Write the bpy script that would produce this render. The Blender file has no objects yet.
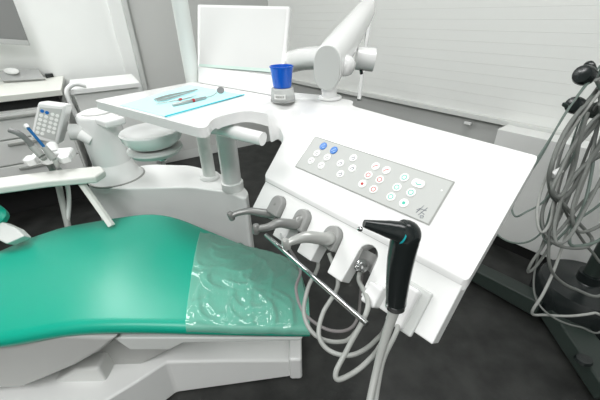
import bpy, bmesh, math, random
from mathutils import Vector, Matrix
from mathutils.geometry import intersect_line_plane
random.seed(4)
scene = bpy.context.scene
COL = scene.collection
V = Vector

# ------------------------------------------------------------------ survey camera
FPX, EYE = 335.0, 1.25
DN = V((15, 590, FPX)).normalized()
FW = (V((0, 0, 1)) - V((0, 0, 1)).dot(DN) * DN).normalized()
RT = DN.cross(FW)
def ray(px, py):
    c = V((px - 300, py - 200, FPX)); return V((c.dot(RT), c.dot(FW), -c.dot(DN)))
O = V((0, 0, EYE))
def P(px, py, z):
    r = ray(px, py); return O + r * ((z - EYE) / r.z)
def D(px, py, d): return O + ray(px, py) * (d / FPX)
def Y(px, py, y):
    r = ray(px, py); return O + r * (y / r.y)
def PL(px, py, p, n):
    r = ray(px, py); return O + r * ((V(p) - O).dot(n) / r.dot(n))
cam = bpy.data.cameras.new('camera'); co = bpy.data.objects.new('camera', cam); COL.objects.link(co)
cx = V((RT[0], FW[0], -DN[0])); cy = -V((RT[1], FW[1], -DN[1])); cz = -V((RT[2], FW[2], -DN[2]))
m = Matrix((cx, cy, cz)).transposed().to_4x4(); m.translation = O; co.matrix_world = m
cam.lens = FPX / 600 * 36; cam.sensor_width = 36; cam.clip_start = .02
scene.camera = co

# ------------------------------------------------------------------ materials
MATS = {}
def mat(name, col, rough=.5, metal=0, spec=.5, bump=0, bscale=40, coat=0, coatr=.05, noise=0, nscale=8, col2=None, emit=None, trans=0, ior=1.45, alpha=1, stretch=None):
    if name in MATS: return MATS[name]
    mt = bpy.data.materials.new(name); mt.use_nodes = True; nt = mt.node_tree; b = nt.nodes['Principled BSDF']
    b.inputs['Base Color'].default_value = (*col, 1); b.inputs['Roughness'].default_value = rough
    b.inputs['Metallic'].default_value = metal; b.inputs['Specular IOR Level'].default_value = spec
    b.inputs['Coat Weight'].default_value = coat; b.inputs['Coat Roughness'].default_value = coatr; b.inputs['Transmission Weight'].default_value = trans
    b.inputs['IOR'].default_value = ior; b.inputs['Alpha'].default_value = alpha
    tc = nt.nodes.new('ShaderNodeTexCoord')
    mp = nt.nodes.new('ShaderNodeMapping'); nt.links.new(tc.outputs['Object'], mp.inputs[0])
    if stretch: mp.inputs['Scale'].default_value = stretch
    if noise:
        n = nt.nodes.new('ShaderNodeTexNoise'); n.inputs['Scale'].default_value = nscale; n.inputs['Detail'].default_value = 6
        nt.links.new(mp.outputs[0], n.inputs[0])
        r = nt.nodes.new('ShaderNodeValToRGB'); c2 = col2 or tuple(min(1, c * (1 + noise)) for c in col)
        r.color_ramp.elements[0].color = (*col, 1); r.color_ramp.elements[1].color = (*c2, 1)
        r.color_ramp.elements[0].position = .35; r.color_ramp.elements[1].position = .65
        nt.links.new(n.outputs[0], r.inputs[0]); nt.links.new(r.outputs[0], b.inputs['Base Color'])
    if bump:
        n = nt.nodes.new('ShaderNodeTexNoise'); n.inputs['Scale'].default_value = bscale; n.inputs['Detail'].default_value = 4
        nt.links.new(mp.outputs[0], n.inputs[0])
        bp = nt.nodes.new('ShaderNodeBump'); bp.inputs['Strength'].default_value = bump; bp.inputs['Distance'].default_value = .01
        nt.links.new(n.outputs[0], bp.inputs['Height']); nt.links.new(bp.outputs[0], b.inputs['Normal'])
    if emit:
        b.inputs['Emission Color'].default_value = (*col, 1); b.inputs['Emission Strength'].default_value = emit
    MATS[name] = mt; return mt
WHITE = mat('white_lacquer', (.84, .845, .835), .2, coat=.5)
WHITE2 = mat('white_plastic', (.82, .83, .815), .38)
GREYW = mat('light_grey_plastic', (.62, .64, .62), .45)
CREAM = mat('warm_white_plastic', (.72, .73, .69), .4)
SHELL = mat('chair_shell_plastic', (.45, .455, .44), .45)
HOSE = mat('grey_hose_rubber', (.37, .38, .36), .45)
HOSED = mat('dark_hose_rubber', (.27, .25, .25), .45)
HAND = mat('brushed_grey_steel', (.27, .275, .265), .38, metal=.45)
CHROME = mat('chrome', (.60, .61, .61), .12, metal=1)
RECESS = mat('grey_silicone', (.30, .305, .295), .5)
SEAM = mat('seam_grey', (.34, .35, .33), .6)
GREEN = mat('green_upholstery', (0.0, .345, .235), .36, bump=.06, bscale=500, spec=.5, coat=.10, coatr=.25)
BLACKP = mat('black_plastic', (.012, .016, .016), .2, spec=.6)
BLUECUP = mat('blue_cup_plastic', (.006, .14, .72), .22, trans=.15, coat=.3)
GLASS = mat('frosted_clear_plastic', (.80, .82, .80), .15, trans=.55, ior=1.35)
PAPER = mat('pale_cyan_paper', (.52, .87, .89), .7)
CYAN = mat('cyan_plastic', (.0, .55, .68), .3)
PANEL = mat('keypad_grey', (.52, .535, .515), .6)
BTN = mat('button_white', (.86, .87, .85), .35)
BBLUE = mat('button_blue', (.0, .15, .52), .35)
IDARK = mat('icon_dark', (.08, .1, .14), .5); IRED = mat('icon_red', (.5, .04, .04), .5)
IGREEN = mat('icon_green', (.06, .55, .42), .5); IBLUE = mat('icon_pale_blue', (.35, .55, .9), .5)
CABLE = mat('grey_cable_rubber', (.17, .18, .168), .45)
CABLE2 = mat('grey_green_cable', (.13, .17, .15), .45)
DARKM = mat('dark_green_black_metal', (.028, .039, .034), .33, spec=.5)
WALLM = mat('painted_wall', (.80, .82, .80), .8, noise=.03, nscale=3)
WALLG = mat('grey_painted_wall', (.47, .48, .465), .8)
TRIM = mat('grey_trim_paint', (.58, .60, .58), .6)
CAB = mat('cabinet_laminate', (.74, .75, .73), .45)
TOP = mat('cream_worktop', (.70, .71, .66), .4)
BLACK = mat('matt_black', (.01, .01, .01), .6)
FLOORM = mat('marbled_dark_vinyl', (.014, .015, .014), .5, noise=.1, nscale=9, col2=(.034, .035, .033), bump=.1, bscale=90)
STEEL = mat('dark_screen_grey', (.20, .205, .20), .35)

def film_mat():
    mt = bpy.data.materials.new('clear_plastic_film'); mt.use_nodes = True; nt = mt.node_tree
    for n in list(nt.nodes): nt.nodes.remove(n)
    out = nt.nodes.new('ShaderNodeOutputMaterial'); tr = nt.nodes.new('ShaderNodeBsdfTransparent')
    tr.inputs[0].default_value = (.96, .99, .97, 1)
    df = nt.nodes.new('ShaderNodeBsdfDiffuse'); df.inputs[0].default_value = (.50, .95, .80, 1)
    gl = nt.nodes.new('ShaderNodeBsdfGlossy'); gl.inputs['Roughness'].default_value = .07
    tc = nt.nodes.new('ShaderNodeTexCoord'); mp = nt.nodes.new('ShaderNodeMapping'); mp.inputs['Scale'].default_value = (1.6, .8, 1)
    n = nt.nodes.new('ShaderNodeTexNoise'); n.inputs['Scale'].default_value = 7; n.inputs['Detail'].default_value = 2; n.inputs['Distortion'].default_value = 1.2
    nt.links.new(tc.outputs['Object'], mp.inputs[0]); nt.links.new(mp.outputs[0], n.inputs[0])
    bp = nt.nodes.new('ShaderNodeBump'); bp.inputs['Strength'].default_value = .5; bp.inputs['Distance'].default_value = .02
    nt.links.new(n.outputs[0], bp.inputs['Height'])
    for x in (df, gl): nt.links.new(bp.outputs[0], x.inputs['Normal'])
    m1 = nt.nodes.new('ShaderNodeMixShader'); m1.inputs[0].default_value = .27
    nt.links.new(tr.outputs[0], m1.inputs[1]); nt.links.new(df.outputs[0], m1.inputs[2])
    lw = nt.nodes.new('ShaderNodeFresnel'); lw.inputs[0].default_value = 1.5; nt.links.new(bp.outputs[0], lw.inputs['Normal'])
    ad = nt.nodes.new('ShaderNodeMath'); ad.operation = 'MULTIPLY_ADD'; ad.inputs[1].default_value = .9; ad.inputs[2].default_value = .0
    nt.links.new(lw.outputs[0], ad.inputs[0])
    m2 = nt.nodes.new('ShaderNodeMixShader'); nt.links.new(ad.outputs[0], m2.inputs[0])
    nt.links.new(m1.outputs[0], m2.inputs[1]); nt.links.new(gl.outputs[0], m2.inputs[2]); nt.links.new(m2.outputs[0], out.inputs[0])
    return mt
FILM = film_mat()

# ------------------------------------------------------------------ helpers
def link(name, bm, mt, parent=None, smooth=True, bevel=0, seg=3, sub=0, solid=0, angle=35):
    bmesh.ops.recalc_face_normals(bm, faces=bm.faces)
    me = bpy.data.meshes.new(name); bm.to_mesh(me); bm.free()
    o = bpy.data.objects.new(name, me); COL.objects.link(o)
    for x in (mt if isinstance(mt, (list, tuple)) else [mt]): me.materials.append(x)
    if smooth:
        for p in me.polygons: p.use_smooth = True
    if solid:
        s = o.modifiers.new('s', 'SOLIDIFY'); s.thickness = solid; s.offset = 1 if solid < 0 else -1; s.thickness = abs(solid)
    if bevel:
        b = o.modifiers.new('b', 'BEVEL'); b.width = bevel; b.segments = seg; b.limit_method = 'ANGLE'; b.angle_limit = math.radians(angle); b.harden_normals = True
    if sub:
        s = o.modifiers.new('u', 'SUBSURF'); s.levels = sub; s.render_levels = sub
    if smooth and not sub and not bevel:
        try: me.set_sharp_from_angle(angle=math.radians(40))
        except Exception: pass
    if parent: o.parent = parent; o.matrix_parent_inverse = parent.matrix_world.inverted()
    return o
def empty(name, loc, label, cat, group=None):
    o = bpy.data.objects.new(name, None); COL.objects.link(o); o.location = loc; o.empty_display_size = .05
    o.matrix_world = Matrix.Translation(loc)
    return tag(o, label, cat, group)
def tag(o, label, cat, group=None):
    o['label'] = label; o['category'] = cat
    if group: o['group'] = group
    return o
def struct(o): o['kind'] = 'structure'; return o
def frame(o, x, y=None, z=None):
    """matrix with given origin and axes"""
    x = V(x).normalized(); z = V(z).normalized(); y = z.cross(x).normalized(); x = y.cross(z)
    m = Matrix((x, y, z)).transposed().to_4x4(); m.translation = V(o); return m
def a_box(bm, a, b, M=Matrix()):
    r = bmesh.ops.create_cube(bm, size=1); a = V(a); b = V(b); c = (a + b) / 2; s = b - a
    for v in r['verts']: v.co = M @ V((v.co.x * s.x + c.x, v.co.y * s.y + c.y, v.co.z * s.z + c.z))
    return r['verts']
def a_prism(bm, pts, z0, z1, M=Matrix(), mi=0):
    lo = [bm.verts.new(M @ V((p[0], p[1], z0))) for p in pts]; hi = [bm.verts.new(M @ V((p[0], p[1], z1))) for p in pts]
    n = len(pts); fs = [bm.faces.new(lo[::-1]), bm.faces.new(hi)]
    for i in range(n): fs.append(bm.faces.new((lo[i], lo[(i + 1) % n], hi[(i + 1) % n], hi[i])))
    for f in fs: f.material_index = mi
    return fs
def a_poly(bm, pts, off):
    """world polygon extruded by vector off"""
    lo = [bm.verts.new(p) for p in pts]; hi = [bm.verts.new(V(p) + V(off)) for p in pts]; n = len(pts)
    bm.faces.new(lo[::-1]); bm.faces.new(hi)
    for i in range(n): bm.faces.new((lo[i], lo[(i + 1) % n], hi[(i + 1) % n], hi[i]))
def a_lathe(bm, prof, M=Matrix(), n=40, sx=1, sy=1, mi=0):
    rings = []
    for r, z in prof:
        rings.append([bm.verts.new(M @ V((r * sx * math.cos(2 * math.pi * k / n), r * sy * math.sin(2 * math.pi * k / n), z))) for k in range(n)])
    for i in range(len(rings) - 1):
        for k in range(n):
            f = bm.faces.new((rings[i][k], rings[i][(k + 1) % n], rings[i + 1][(k + 1) % n], rings[i + 1][k])); f.material_index = mi
    if prof[0][0] > 1e-6: bm.faces.new(rings[0][::-1]).material_index = mi
    if prof[-1][0] > 1e-6: bm.faces.new(rings[-1]).material_index = mi
def spline(pts, n=8):
    pts = [V(p) for p in pts]; q = [2 * pts[0] - pts[1]] + pts + [2 * pts[-1] - pts[-2]]; out = []
    for i in range(1, len(q) - 2):
        for k in range(n):
            t = k / n; a, b, c, d = q[i - 1], q[i], q[i + 1], q[i + 2]
            out.append(.5 * ((2 * b) + (c - a) * t + (2 * a - 5 * b + 4 * c - d) * t * t + (3 * b - a - 3 * c + d) * t ** 3))
    out.append(pts[-1]); return out
def a_tube(bm, pts, rad, n=12, flat=1, up=None, mi=0):
    pts = [V(p) for p in pts]; N = len(pts); rr = rad if isinstance(rad, (list, tuple)) else [rad] * N
    if len(rr) != N: rr = [rr[min(int(i / (N - 1) * (len(rr) - 1)), len(rr) - 2)] * (1 - (i / (N - 1) * (len(rr) - 1) - min(int(i / (N - 1) * (len(rr) - 1)), len(rr) - 2))) + rr[min(int(i / (N - 1) * (len(rr) - 1)), len(rr) - 2) + 1] * (i / (N - 1) * (len(rr) - 1) - min(int(i / (N - 1) * (len(rr) - 1)), len(rr) - 2)) for i in range(N)]
    nrm = None; rings = []
    for i, p in enumerate(pts):
        t = (pts[min(i + 1, N - 1)] - pts[max(i - 1, 0)]).normalized()
        if nrm is None:
            nrm = V(up) if up else (V((0, 0, 1)) if abs(t.z) < .9 else V((1, 0, 0)))
        nrm = (nrm - nrm.dot(t) * t).normalized(); bn = t.cross(nrm)
        rings.append([bm.verts.new(p + (nrm * math.cos(2 * math.pi * k / n) * flat + bn * math.sin(2 * math.pi * k / n)) * rr[i]) for k in range(n)])
    for i in range(N - 1):
        for k in range(n):
            f = bm.faces.new((rings[i][k], rings[i][(k + 1) % n], rings[i + 1][(k + 1) % n], rings[i + 1][k])); f.material_index = mi
    bm.faces.new(rings[0][::-1]).material_index = mi; bm.faces.new(rings[-1]).material_index = mi
def box(name, a, b, mt, parent=None, M=Matrix(), bevel=.004, **k):
    bm = bmesh.new(); a_box(bm, a, b, M); return link(name, bm, mt, parent, bevel=bevel, **k)
def tube(name, pts, rad, mt, parent=None, n=12, sm=8, **k):
    bm = bmesh.new(); a_tube(bm, spline(pts, sm) if sm and len(pts) > 2 else pts, rad, n, **k); return link(name, bm, mt, parent)
def lathe(name, prof, mt, parent=None, M=Matrix(), n=40, **k):
    bm = bmesh.new(); a_lathe(bm, prof, M, n, **k); return link(name, bm, mt, parent)
def rounded(w, h, r, n=6):
    out = []
    for cx_, cy_, a0 in ((w / 2 - r, h / 2 - r, 0), (-w / 2 + r, h / 2 - r, 90), (-w / 2 + r, -h / 2 + r, 180), (w / 2 - r, -h / 2 + r, 270)):
        for k in range(n + 1):
            a = math.radians(a0 + 90 * k / n); out.append((cx_ + r * math.cos(a), cy_ + r * math.sin(a)))
    return out
def round_poly(pts, r=.02, n=5):
    out = []; N = len(pts)
    for i in range(N):
        p = V(pts[i][:2]); a = V(pts[i - 1][:2]); b = V(pts[(i + 1) % N][:2]); rr = pts[i][2] if len(pts[i]) > 2 else r
        da = a - p; db = b - p; rr = min(rr, da.length * .45, db.length * .45)
        p0 = p + da.normalized() * rr; p1 = p + db.normalized() * rr
        for k in range(n + 1):
            t = k / n; out.append(p0 * (1 - t) ** 2 + p * 2 * t * (1 - t) + p1 * t * t)
    return [(q.x, q.y) for q in out]
def zrot(loc, ang): return Matrix.Translation(loc) @ Matrix.Rotation(ang, 4, 'Z')
UP = V((0, 0, 1))

# ------------------------------------------------------------------ room
LN = V((-.497, .868, 0)).normalized(); LD = V((LN.y, -LN.x, 0))          # left wall: normal, direction
WN = V((.78, .62, 0)).normalized(); WD = V((WN.y, -WN.x, 0))            # window wall
LC, WC = 3.23, 2.04
CORN = (LN * LC * 1.0)
# corner: solve p.LN=LC, p.WN=WC
det = LN.x * WN.y - LN.y * WN.x
CORN = V(((LC * WN.y - LN.y * WC) / det, (LN.x * WC - LC * WN.x) / det, 0))
bm = bmesh.new(); a_box(bm, (-4.5, -2.5, -.1), (3.5, 5, 0)); struct(link('floor', bm, FLOORM, smooth=False))
ML = frame(CORN, -LD, None, UP)      # x runs left along wall, y = z cross x
MW = frame(CORN, WD, None, UP)       # x runs right along window wall
sL = 1 if (ML.to_3x3() @ V((0, 1, 0))).dot(LN) > 0 else -1
sW = 1 if (MW.to_3x3() @ V((0, 1, 0))).dot(WN) > 0 else -1
def wb(M, s, x0, x1, y0, y1, z0, z1):   # y measured into the room (negative = behind the wall)
    return M, (x0, min(-s * y0, -s * y1), z0), (x1, max(-s * y0, -s * y1), z1)
def wbox(name, W_, x0, x1, y0, y1, z0, z1, mt, parent=None, bevel=.003, **k):
    M, a, b = wb(*( (ML, sL) if W_ == 'L' else (MW, sW)), x0, x1, y0, y1, z0, z1)
    return box(name, a, b, mt, parent, M, bevel, **k)
struct(wbox('wall_left', 'L', -.1, 4.0, -.12, 0, 0, 2.7, WALLM, bevel=0))
struct(wbox('wall_window', 'W', 0, 4.6, -.12, 0, 0, .70, WALLG, bevel=0))
bm = bmesh.new(); M_, a, b = wb(MW, sW, 0, 4.6, -.12, 0, 2.35, 2.7); a_box(bm, a, b, M_); struct(link('wall_lintel', bm, WALLG, smooth=False)).name = 'trim_3'
bm = bmesh.new(); a_box(bm, (-4.5, -2.5, 2.7), (3.5, 5, 2.8)); struct(link('ceiling', bm, mat('ceiling_white', (.8, .8, .79), .9), smooth=False))
struct(wbox('baseboard_left', 'L', .0, 2.9, 0, .012, 0, .09, mat('pale_skirting', (.66, .68, .66), .5)))
wf = struct(wbox('window_1', 'W', 0, 4.6, -.10, -.06, .701, 2.35, mat('window_pane', (.75, .8, .82), .1), bevel=0))
# grey vertical trims (door frame) on the left wall
def wx(px, py): return (ML.inverted() @ PL(px, py, LN * LC, LN)).x
tx1, tx2, tx3 = wx(112, 22), wx(128, 30), wx(133, 30)
struct(wbox('trim_1', 'L', tx2, tx1, .0, .02, 0, 2.7, WALLM, bevel=.004))
struct(wbox('trim_2', 'L', tx3, tx2, .0, .05, 0, 2.7, TRIM))
struct(wbox('wall_alcove', 'L', .0, tx3, .0, .012, .09, 2.7, mat('grey_panel_paint', (.60, .61, .59), .7), bevel=.0))
WALLB = mat('plain_wall', (.55, .56, .54), .85)
bm = bmesh.new(); a_box(bm, (-4.5, -2.6, 0), (3.5, -2.5, 2.7)); struct(link('wall_rear', bm, WALLB, smooth=False))
bm = bmesh.new(); a_box(bm, (-4.6, -2.5, 0), (-4.5, 2.0, 2.7)); struct(link('wall_far_left', bm, WALLB, smooth=False))

# blinds : one thing per blind, slats as surface, bottom rail, cords
def blind(x0, x1, ybase, zb, label):
    e = empty('venetian_blind', MW @ V((x0, -sW * ybase, zb)), label, 'blind', None)
    bm = bmesh.new(); z = zb + .03; k = 0
    while z < 2.4:
        M_, a, b = wb(MW, sW, x0, x1, ybase, ybase, z, z)
        pts = [(ybase - .004, z), (ybase + .0009, z + .001), (ybase + .0006, z + .0545), (ybase - .004, z + .056)]
        vs0 = [bm.verts.new(MW @ V((x0, -sW * p[0], p[1]))) for p in pts]; vs1 = [bm.verts.new(MW @ V((x1, -sW * p[0], p[1]))) for p in pts]
        for i in range(4): bm.faces.new((vs0[i], vs0[(i + 1) % 4], vs1[(i + 1) % 4], vs1[i]))
        bm.faces.new(vs0); bm.faces.new(vs1[::-1]); z += .054; k += 1
    link('slats', bm, mat('blind_slat', (.86, .875, .845), .55), e, smooth=False)
    wbox('bottom_rail', 'W', x0, x1, ybase - .012, ybase + .016, zb, zb + .03, mat('blind_rail', (.70, .715, .69), .4), e)
    return e
XS = (MW.inverted() @ PL(361, 94, WN * (WC - .02), WN)).x
blind(.0, XS - .006, .014, .655, 'closed pale grey venetian blind behind the white swing arm, the shorter one by the corner')
b2 = blind(XS + .006, 4.5, .014, .668, 'long closed pale grey venetian blind behind the keypad and cables')
XC = (MW.inverted() @ PL(468, 121, WN * (WC - .03), WN)).x
wbox('rail_clip', 'W', XC - .02, XC + .02, .020, .034, .63, .645, WHITE2, b2, bevel=.001)

# low white cabinet in front of the window wall
M_ = MW
q1 = MW.inverted() @ PL(499, 125, WN * 1.89, WN); x0 = q1.x
lc = empty('low_cabinet', MW @ V((x0, -sW * .11, 0)), 'long low white cabinet below the blind at right, on a black plinth', 'cabinet')
wbox('body', 'W', x0, x0 + 2.0, .032, .15, .07, .68, mat('cabinet_white', (.78, .79, .77), .45), lc)
wbox('plinth', 'W', x0 + .01, x0 + 2.0, .032, .135, 0, .07, BLACK, lc)

# left cabinets : drawer unit, worktop, items
CF = 2.6
def lx(px, py, z):      # distance along left wall of a pixel on the cabinet front plane at height z
    return (ML.inverted() @ PL(px, py, LN * CF, LN)).x
xr = lx(62, 92, .85); dep = LC - CF
dc = empty('drawer_cabinet', ML @ V((xr + .5, -sL * dep / 2, 0)), 'light grey drawer cabinet under the cream worktop at far left', 'cabinet')
wbox('body', 'L', xr + .02, xr + 1.4, .01, dep - .03, .27, .76, CAB, dc)
wbox('plinth', 'L', xr + .05, xr + 1.4, .01, dep - .26, .0, .27, BLACK, dc)  # black block stands in for the shadow under the wall-hung drawers
wbox('gap_strip', 'L', xr + .03, xr + 1.4, .01, dep - .045, .76, .82, BLACK, dc)
for j, (za, zb) in enumerate(((.60, .75), (.44, .59), (.28, .43))):
    for i in range(2):
        xa = xr + .03 + i * .55
        dr = wbox('drawer', 'L', xa, xa + .54, dep - .03, dep - .01, za, zb, CAB, dc)
        wbox('handle', 'L', xa + .10, xa + .34, dep - .01, dep + .006, zb - .03, zb - .015, SEAM, dr)
wt = tag(wbox('worktop', 'L', xr - .0, xr + 1.4, .01, dep + .01, .82, .855, TOP), 'cream worktop over the grey drawer cabinet at far left', 'worktop')
# second cabinet
xb0 = lx(138, 82, .85); xb1 = lx(70, 88, .85)
wc = empty('side_cabinet', ML @ V((xb0 + .2, -sL * dep / 2, 0)), 'white cabinet with lipped top between the worktop and the grey door trim', 'cabinet')
xb0 = xb0 + .02; xb1 = xr - .05
zc = .84; cfr = LN.dot(P(140, 82.5, zc)); cbk = LN.dot(P(124, 74.5, zc)); yf1 = LC - cfr; yf0 = max(.01, LC - cbk)
xa_, xb_ = (ML.inverted() @ P(140, 82.5, zc)).x, (ML.inverted() @ P(69, 87.5, zc)).x
wbox('body', 'L', xa_ + .02, xb_ - .02, yf0 + .01, yf1 - .02, 0, zc - .03, CAB, wc)
wbox('top', 'L', xa_, xb_, yf0, yf1, zc - .03, zc, WHITE2, wc)
tube('curved_handle', [ML @ V((xb_ - .0, -sL * (yf1 + .0), zc - .22)), ML @ V((xb_ + .015, -sL * (yf1 + .02), zc - .08)), ML @ V((xb_ + .01, -sL * (yf1 + .01), zc + .0)), ML @ V((xb_ - .04, -sL * (yf1 - .01), zc + .03)), ML @ V((xb_ - .10, -sL * (yf1 - .02), zc + .012))], .014, WHITE2, wc)
# wall screen
e = empty('wall_monitor', D(8, 20, 2.7), 'grey flat screen tilted above the worktop in the top left corner', 'monitor')
pts = [(-1.0, 22), (31, 44), (12, -2), (-60, -60)]
SN = (O - D(0, 20, 2.5)).normalized() * .3 - LN; SN = (SN).normalized(); SP = D(5, 30, 2.15)
q = [PL(x, y, SP, SN) for x, y in ((-70, 39), (30, 45.5), (9, -10), (-70, -30))]
bm = bmesh.new(); a_poly(bm, q, -SN * .03); link('screen', bm, mat('screen_grey', (.22, .225, .22), .3), e, bevel=.003)
q = [PL(x, y, SP + SN * .004, SN) for x, y in ((-70, 34), (28, 40.5), (30, 45.5), (-70, 39))]
bm = bmesh.new(); a_poly(bm, q, SN * .006); link('lower_bezel', bm, mat('bezel_grey', (.42, .43, .42), .4), e, bevel=.002)
# keyboard / tray on worktop
kp = [P(4, 82.5, .858), P(46, 80, .858), PL(39, 69.5, LN * (LC - .05), LN), PL(-2, 72, LN * (LC - .05), LN)]
knm = (kp[1] - kp[0]).cross(kp[3] - kp[0]).normalized(); knm = knm if knm.z > 0 else -knm
bm = bmesh.new(); a_poly(bm, kp, knm * .018); tag(link('document_case', bm, mat('dull_aluminium', (.36, .37, .36), .4), None, bevel=.004), 'flat grey case leaning against the wall on the cream worktop', 'case')
bm = bmesh.new(); a_lathe(bm, [(0, 0), (.04, .002), (.043, .008), (.026, .018), (0, .020)], frame(kp[3].lerp(kp[2], .35).lerp(kp[0].lerp(kp[1], .35), .18) + knm * .019, (1, 0, 0), None, knm), 24, sx=1.2, sy=.6)
tag(link('white_cloth', bm, WHITE2, None, sub=1), 'small crumpled white cloth lying on the flat grey case', 'cloth')
bm = bmesh.new(); a_poly(bm, [P(46, 78, .857), P(54, 77, .857), P(53, 75.5, .857), P(46, 76.5, .857)], UP * .025)
tag(link('power_adapter', bm, BLACKP, None, bevel=.003), 'small black box on the worktop beside the grey case', 'adapter')

# ------------------------------------------------------------------ instrument table (delivery unit)
TH = math.radians(42)
E_ = V((.66, -.7513, 0)).normalized(); V0 = V((E_.y, -E_.x, 0)); VS = V0 * math.cos(TH) - UP * math.sin(TH)
NS = E_.cross(VS); NS = NS if NS.z > 0 else -NS
BB = V((.447, .587, 1.0))
def S(s, w, h=0): return BB + E_ * s + VS * w + NS * h
def sw(px, py, h=0):
    q = PL(px, py, BB + NS * h, NS) - BB; return q.dot(E_), q.dot(VS)
table = empty('instrument_table', P(240, 105, .97), 'white dental instrument table with a sloping keypad panel and flat tray wing', 'dental unit')
def kblend(s):
    t = min(1, max(0, (s + .70) / .09)); return t * t * (3 - 2 * t)
def hz(s, w):
    ww = max(0.0, w - .0)
    if w > .206 or (w > .14 and s < -.635): return 1.0 - max(0, .03 * kblend(s) * (1 - max(0, w - .14) / .08)) if w < .22 else 1.0
    return 1.0 - ww * math.tan(TH) * kblend(s)
def hsw(px, py, z=1.0):
    q = P(px, py, z) - BB; return q.dot(E_), q.dot(V0)
out = round_poly([(*hsw(93.5, 100.5), .02), (*hsw(206, 130), .06), (*hsw(212, 118), .05), (*hsw(242, 111), .03), (*hsw(268, 114, .985), .02), (-.648, .103, .015), (-.622, .105, .015), (-.607, .203, .012), (.006, .204, .012), (.006, -.002, .012),
                  (-.30, -.03, .05), (-.50, -.055, .03), (-.53, -.105, .04), (-.63, -.11, .03), (-.97, .02, .05), (*hsw(195, 81.5), .03)], .02, 5)
bm = bmesh.new(); vs = [bm.verts.new((x, y, 0)) for x, y in out]; bm.faces.new(vs)
for k in range(-60, 1):
    bmesh.ops.bisect_plane(bm, geom=bm.verts[:] + bm.edges[:] + bm.faces[:], plane_co=(k * .02, 0, 0), plane_no=(1, 0, 0))
for k in range(-5, 24):
    bmesh.ops.bisect_plane(bm, geom=bm.verts[:] + bm.edges[:] + bm.faces[:], plane_co=(0, k * .02, 0), plane_no=(0, 1, 0))
# bevelled rim: lower the outline a little inside a small margin by a second ring
top = bm.faces[:]
ext = bmesh.ops.extrude_face_region(bm, geom=top)
low = {v for v in ext['geom'] if isinstance(v, bmesh.types.BMVert)}
for v in bm.verts:
    s, w = v.co.x, v.co.y; z = hz(s, w); th = .026 + (.012 * math.exp(-((s + .64) / .05) ** 2) if w < .3 else 0)
    p = BB + E_ * s + V0 * w; p.z = z
    if v in low: p.z -= th
    v.co = p
tp = link('tabletop', bm, WHITE, table, bevel=.008, seg=4, angle=50)
# raised rim along the tray
# under body of sloped panel
bm = bmesh.new(); M_ = frame(S(0, 0), E_, None, NS)
ysign = 1 if (M_.to_3x3() @ V((0, 1, 0))).dot(VS) > 0 else -1
def Sb(bm, s0, s1, w0, w1, h0, h1): return a_box(bm, (s0, min(ysign * w0, ysign * w1), h0), (s1, max(ysign * w0, ysign * w1), h1), M_)
Sb(bm, -.58, -.015, .03, .255, -.065, -.02); link('lower_housing', bm, WHITE2, table, bevel=.01)
# keypad
bm = bmesh.new(); Sb(bm, -.519, -.105, .100, .207, .0005, .0016); link('keypad_edge', bm, SEAM, table, bevel=0)
bm = bmesh.new(); Sb(bm, -.516, -.108, .103, .205, .001, .0026); keypad = link('keypad', bm, PANEL, table, bevel=.0005)
btns = [('bl', 323.8, 146.7), ('bl', 334.3, 150.9), ('w', 317.5, 153.9), ('w', 327.7, 158), ('w', 311.8, 161.4), ('w', 321.7, 166.2),
        ('d', 353.8, 158.7), ('d', 340.9, 164), ('d', 352.9, 169), ('d', 340.9, 174.6),
        ('r', 376, 167), ('r', 386.8, 171), ('r', 368.8, 175.8), ('r', 380.2, 180.3), ('r', 362.8, 184.5), ('r', 374, 190),
        ('g', 404.8, 178.2), ('g', 418.6, 184), ('g', 397.3, 188), ('g', 411.4, 193.2), ('g', 391.3, 197.4), ('g', 404.2, 203.7)]
icm = {'bl': IBLUE, 'w': mat('icon_grey', (.16, .17, .17), .5), 'd': IDARK, 'r': IRED, 'g': IGREEN}
for bi, (c, px, py) in enumerate(btns):
    s, w = sw(px, py); bm = bmesh.new(); M2 = frame(S(s, w, .0027), E_, None, NS)
    r = .0115 if c == 'bl' else .0105
    if bi == 17: 
        a_prism(bm, [(p[0], p[1]) for p in rounded(.030, .019, .009)], 0, .0016, M2)
    else: a_lathe(bm, [(r, 0), (r, .0012), (r - .001, .0018)], M2, 24)
    # icon strokes of the printed symbol
    def stroke(p, q, t=.0017):
        p = V(p); q = V(q); d = (q - p).normalized(); nn = V((-d.y, d.x)) * t / 2
        a_prism(bm, [p - nn, q - nn, q + nn, p + nn], .0016, .0021, M2, 1)
    ys = -ysign
    k = .0058
    if c in ('bl', 'w', 'd'):
        stroke((-k, -ys * k * .6), (-k * .1, ys * k * .2)); stroke((-k * .1, ys * k * .2), (k * .7, ys * k * .9)); stroke((k * .1, -ys * k * .9), (k, -ys * k * .5))
        if c == 'd': stroke((k * .4, 0), (k * 1.1, ys * k * .2), .002)
    elif (c == 'r' and bi in (10, 11)):
        stroke((-k, -ys * k), (0, ys * k * .4), .0018); stroke((0, ys * k * .4), (k, ys * k * .4), .0018)
    elif bi == 17:
        stroke((-k, 0), (0, -ys * k * .6)); stroke((0, -ys * k * .6), (k * 1.4, -ys * k * .1))
    elif bi in (14, 21):
        a_prism(bm, rounded(k * 1.2, k * 1.2, k * .4), .0016, .0021, M2, 1)
    else:
        for t in range(6):
            a0 = t * math.pi / 3; a1 = a0 + math.pi / 3
            stroke((k * math.cos(a0), k * math.sin(a0)), (k * math.cos(a1), k * math.sin(a1)))
    o = link('button', bm, [BBLUE if c == 'bl' else BTN, icm[c]], keypad, smooth=False)
    if c == 'bl': o['label'] = 'blue round button'
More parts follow.
